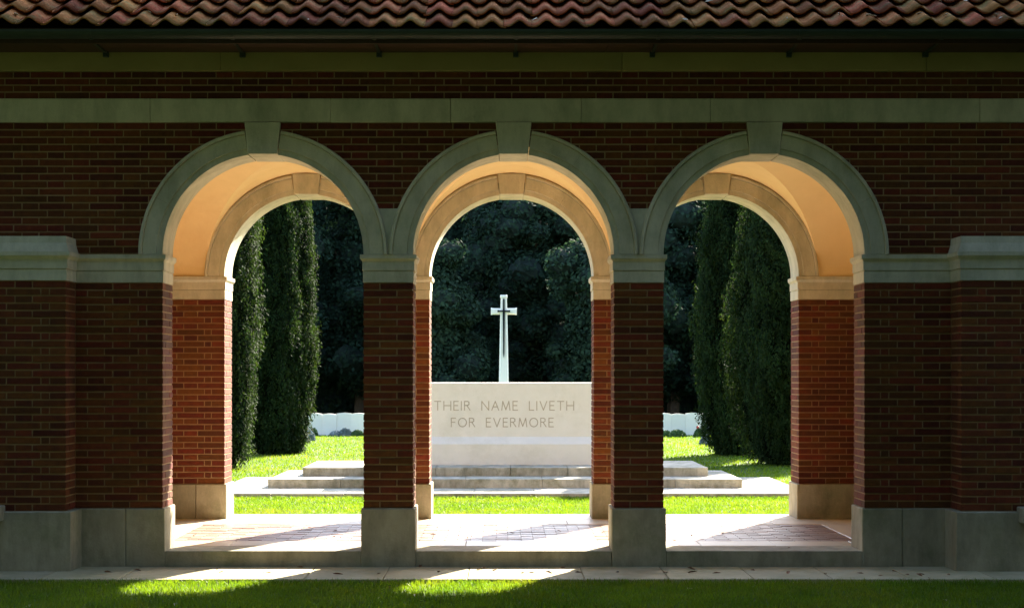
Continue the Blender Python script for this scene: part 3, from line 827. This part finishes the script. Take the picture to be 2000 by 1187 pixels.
# backing wood, one mass
def woodmass(name,y,x0,x1,H,m,seed,n,size,label,tow=-1):
    rs=np.random.default_rng(seed)
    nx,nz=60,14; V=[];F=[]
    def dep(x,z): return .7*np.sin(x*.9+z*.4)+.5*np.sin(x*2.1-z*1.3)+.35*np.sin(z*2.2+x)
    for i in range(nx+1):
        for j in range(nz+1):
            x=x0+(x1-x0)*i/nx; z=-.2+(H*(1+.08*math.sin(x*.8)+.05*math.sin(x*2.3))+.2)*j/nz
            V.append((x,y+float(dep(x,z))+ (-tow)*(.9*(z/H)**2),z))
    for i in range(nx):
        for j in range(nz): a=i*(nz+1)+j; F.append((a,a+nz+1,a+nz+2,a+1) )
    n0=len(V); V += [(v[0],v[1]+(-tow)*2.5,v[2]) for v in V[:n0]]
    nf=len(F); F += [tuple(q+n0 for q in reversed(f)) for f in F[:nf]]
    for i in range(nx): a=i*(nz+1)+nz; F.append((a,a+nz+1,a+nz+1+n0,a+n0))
    x=rs.uniform(x0,x1,n); z=rs.uniform(0,1,n)*H*1.02; P=np.stack([x,y+dep(x,z)+(-tow)*.9*(z/H)**2+tow*rs.uniform(.0,.5,n),z],1)
    Nn=np.tile(np.array([0,tow,.4]),(n,1))
    o=cloud(name,P,Nn,size,m,None,.6,.7,kind='stuff',label=label)
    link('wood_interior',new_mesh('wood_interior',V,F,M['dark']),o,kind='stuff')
woodmass('far_wood',56.5,-34,34,9.3,M['leaf'],3,90000,.11,'dark far wood closing the view behind all the trees')
woodmass('added_screen_wood',-16.8,-34,34,24.0,M['added_leaf'],4,30000,.26,'added unseen wood blocking skylight on the visitor side of the loggia',tow=1)  # unseen mass behind the camera, added to darken the front wall

# shrubs in front of the headstones
def shrub(px,py,wpx,hpx,m,label,seed,flowers=False):
    d=min((EYE+.12)/((py-PY0)*S)*D, 45.3); s=S*d/D; R=wpx*s/2; H=hpx*s
    rs=np.random.default_rng(seed); n=1300
    t=thing('garden_shrub' if not flowers else 'flowering_plant',label,'plant',(gx(px,d),d-D,-.12),'small plants at the graves')
    th=rs.uniform(0,2*math.pi,n); u=rs.uniform(0,1,n); r=R*np.sqrt(1-u**2)*(1+.15*np.sin(3*th+seed)); P=np.stack([r*np.cos(th),r*.8*np.sin(th),H*u*rs.uniform(.8,1.05,n)],1)
    c=cloud('foliage',P,P/np.array([R,R,H]),.035,m,t,.5,.6)
    bm=bmesh.new(); bmesh.ops.create_icosphere(bm,subdivisions=2,radius=1)
    for v in bm.verts: v.co=Vector((v.co.x*R*.85,v.co.y*R*.7,max(0,v.co.z)*H*.85))
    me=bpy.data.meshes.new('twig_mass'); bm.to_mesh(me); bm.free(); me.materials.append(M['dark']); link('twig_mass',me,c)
    if flowers:
        for k in range(4):
            bm=bmesh.new(); bmesh.ops.create_icosphere(bm,subdivisions=1,radius=.035); me=bpy.data.meshes.new('flower'); bm.to_mesh(me); bm.free(); me.materials.append(M['petal'])
            link('flower',me,t,loc=(rs.uniform(-R,R)*.6,-R*.5,H*rs.uniform(.8,1.25)))
shrub(657,850,30,10,M['shrub'],'low grey shrub left of the pair in front of the left headstones',1)
shrub(674,850,24,16,M['shrub'],'taller grey green shrub touching the low grey shrub at the left headstones',2)
shrub(698,847,24,12,M['shrubg'],'green shrub at the left headstones beside the front pier edge',3)
shrub(612,850,18,16,M['shrubg'],'green plant at the left end of the headstones by the slim cypress',4)
shrub(606,861,20,19,M['shrub'],'silvery blue rounded shrub at the foot of the slim cypress',5)
shrub(592,864,16,18,M['shrub'],'silvery shrub partly under the cypress, left of the rounded one',6)
shrub(1300,853,24,12,M['shrubg'],'green shrub beside the pier edge in front of the right headstones',7)
shrub(1322,854,32,15,M['shrubg'],'broad dark green shrub centred before the right headstones',8)
shrub(1365,854,20,17,M['shrubg'],'green plant with small red flowers at the right headstones',9,True)
shrub(1376,868,18,15,M['shrub'],'silvery rounded shrub left of three under the right cypress',10)
shrub(1388,871,16,11,M['shrub'],'low silvery shrub, middle of three under the right cypress',11)
shrub(1400,874,12,8,M['shrub'],'smallest silvery tuft, nearest the right cypress base',12)

# ------------------------------------------------------------------ grass
def grass(name,x,y,zg,h,wd,label):
    n=len(x); hh=h*rng.uniform(.55,1.3,n); a=rng.uniform(0,math.pi,n); lean=rng.normal(0,.38,(n,2))*hh[:,None]
    dx=np.cos(a)*wd/2; dy=np.sin(a)*wd/2
    b=np.stack([x,y,np.full(n,zg)],1); t=b+np.stack([lean[:,0],lean[:,1],hh],1)
    o=np.stack([dx,dy,np.zeros(n)],1); mid=b+(t-b)*.55-np.stack([lean[:,0]*.18,lean[:,1]*.18,np.zeros(n)],1)
    v=np.stack([b-o,b+o,mid+o*.85,mid-o*.85, mid-o*.85,mid+o*.85,t+o*.12,t-o*.12],1).reshape(-1,3)
    return quads(name,v,M['blade'],None,'stuff',label=label)
n=110000; xx=rng.uniform(-5.2,5.2,n); yy=-.856-rng.power(1.0,n)*2.2
grass('lawn_grass',xx,yy,-.032,.038,.005,'short front lawn grass with patches of sun')
n=130000; yy=3.60+(9.3-3.60)*rng.uniform(0,1,n); xx=rng.uniform(-1,1,n)*(4.6+(yy-3.6)*.1)
grass('lawn_grass',xx,yy,-.122,.034,.007,'sunlit lawn grass between the loggia and the stone steps')
n=150000; yy=9.0+24*rng.power(1.0,n)**1.0; xx=rng.uniform(-1,1,n)*(5.5+(yy-9)*.22)
keep=~((yy<12.7)&(abs(xx-.03)<3.95)&(yy>9.13)); xx,yy=xx[keep],yy[keep]
grass('lawn_grass',xx,yy,-.122,.04,.012,'sunlit lawn around the monument and cypresses up to the headstones')

# ------------------------------------------------------------------ fallen leaves
def leaf_mesh(s):
    k=[(-1,0,0),(-.4,.42,.12),(.35,.38,.2),(1,.02,.05),(.3,-.4,.22),(-.45,-.36,.1),(0,0,-.02)]
    V=[(x*s,y*s,z*s*random.uniform(.5,1.6)+.002) for x,y,z in k]+[(x*s,y*s,z*s+.0035) for x,y,z in k]
    F=[(0,1,6),(1,2,6),(2,3,6),(3,4,6),(4,5,6),(5,0,6)]; F+= [tuple(q+7 for q in reversed(f)) for f in F]+[(i,(i+1)%6,(i+1)%6+7,i+7) for i in range(6)]
    return V,F
lm=[]
for k in range(7):
    V,F=leaf_mesh(random.uniform(.018,.034)); lm.append(new_mesh('fallen_leaf',V,F,M['fleaf']))
V,F=leaf_mesh(.030); lmp=new_mesh('fallen_leaf',V,F,M['paleleaf'])
used_lab={}
def region(px):
    for e,t in ((150,'the left pilaster'),(240,'the left base wall'),(316,'the left jamb'),(450,'the left half of the left arch'),(580,'the middle of the left arch'),(704,'the right side of the left arch'),(810,'the left central pier'),(930,'the left half of the centre arch'),(1060,'the middle of the centre arch'),(1192,'the right side of the centre arch'),(1300,'the right central pier'),(1430,'the left half of the right arch'),(1560,'the middle of the right arch'),(1690,'the right side of the right arch'),(1860,'the right base wall')):
        if px<e: return t
    return 'the right pilaster'
def leaf_label(px,where):
    base={'path':'brown leaf on the path before ','floor':'dry leaf on the floor inside ','lawn':'dead leaf on the lawn before ','pale':'pale leaf on the lawn before ','tile':'pale leaf on the tiles above '}[where]
    return base+region(px)
def put(px,py,z,m=None,where='path',big=1.0):
    d=(EYE-z)/((py-PY0)*S)*D
    lab={'path':'small curled brown leaf fallen on the stone path before the loggia','floor':'small dry leaf lying on the loggia floor','lawn':'small dead leaf lying on the front lawn','pale':'small pale leaf lying on the shaded front lawn'}[where]
    lab=leaf_label(px,where)
    o=link('fallen_leaf',m or random.choice(lm),None,None,lab,'leaf',{'path':'leaves on the stone path','floor':'leaves on the loggia floor','lawn':'dead leaves on the front lawn','pale':'pale leaves on the front lawn'}[where],(gx(px,d),d-D,z))
    o.rotation_euler=(random.uniform(-.3,.3),random.uniform(-.3,.3),random.uniform(0,6.28)); o.scale=(big,)*3
for px,py in ((432,1117),(514,1118),(524,1118),(586,1107),(822,1105),(857,1116),(936,1112),(944,1109),(967,1113),(1020,1119),(1038,1118),(1072,1118),(1099,1109),(1130,1118),(1206,1117),(1300,1118),(1353,1117),(1351,1111),(1400,1119),(1470,1113),(1612,1121),(1680,1119),(1747,1115),(1772,1122),(1796,1123),(1800,1121),(1815,1129),(1853,1122),(740,1120),(660,1121),(210,1117),(268,1113),(1540,1118),(1720,1124)):
    put(px,py,.003,None,'path',random.uniform(.8,1.4))
for px,py in ((845,1044),(913,1050),(1000,1040),(1092,1037),(1178,1039),(1411,1041),(1350,1046),(1318,1056),(1541,1069),(380,1045),(652,1048),(655,1036),(604,1030)):
    put(px,py,.122,None,'floor',random.uniform(.7,1.3))
for px,py in ((236,1149),(283,1146),(377,1147),(98,1165),(214,1178),(478,1160),(810,1162),(866,1178),(1088,1168),(1382,1148),(1340,1140),(1500,1160),(760,1148),(930,1150)):
    put(px,py,-.03,None,'lawn',1.2)
for px,py in ((238,1149),(811,1163),(341,1181),(56,1184),(1030,1175),(1655,1165),(1845,1172),(1346,1150)):
    put(px,py,-.03,lmp,'pale',1.0)
# pale leaves caught in the tile channels
for px,py in ((30,40),(290,35),(345,42),(600,50),(662,46),(1045,50),(1338,50),(1385,14),(1435,47),(1638,40),(1646,45),(1697,42),(1704,44),(1796,38),(1833,12),(1846,42),(1886,12),(1945,41),(1957,46),(1537,50)):
    k=(PY0-py)*S   # solve view ray against the roof plane
    y=(EYE+k-EAVEZ+EAVEY*math.tan(PITCH)-.02)/(math.tan(PITCH)-k/D) if False else None
    best=min(np.linspace(EAVEY,1.0,400),key=lambda q:abs((PY0-(rz(q)+.004-EYE)/(S*(q+D)/D))-py))
    o=link('fallen_leaf',lmp,None,None,leaf_label(px,'tile'),'leaf','leaves caught on the roof tiles',(gx(px,best+D),best,rz(best)+.045))
    o.rotation_euler=(PITCH+random.uniform(-.4,.4),random.uniform(-.4,.4),random.uniform(0,6)); o.scale=(random.uniform(.8,1.2),)*3

# where several leaves share a place, say which one counting from the left
bylab={}
for o in list(COL.objects):
    if o.name.startswith('fallen_leaf') and 'label' in o: bylab.setdefault(o['label'],[]).append(o)
for lab,ol in bylab.items():
    if len(ol)<2: continue
    ol.sort(key=lambda o:o.location.x/(o.location.y+D))
    names=['leftmost','rightmost'] if len(ol)==2 else ['leftmost','second from left','third from left','fourth from left','fifth from left','sixth from left','seventh from left','eighth from left'][:len(ol)-1]+['rightmost']
    for o,n_ in zip(ol,names): o['label']=lab+', '+n_
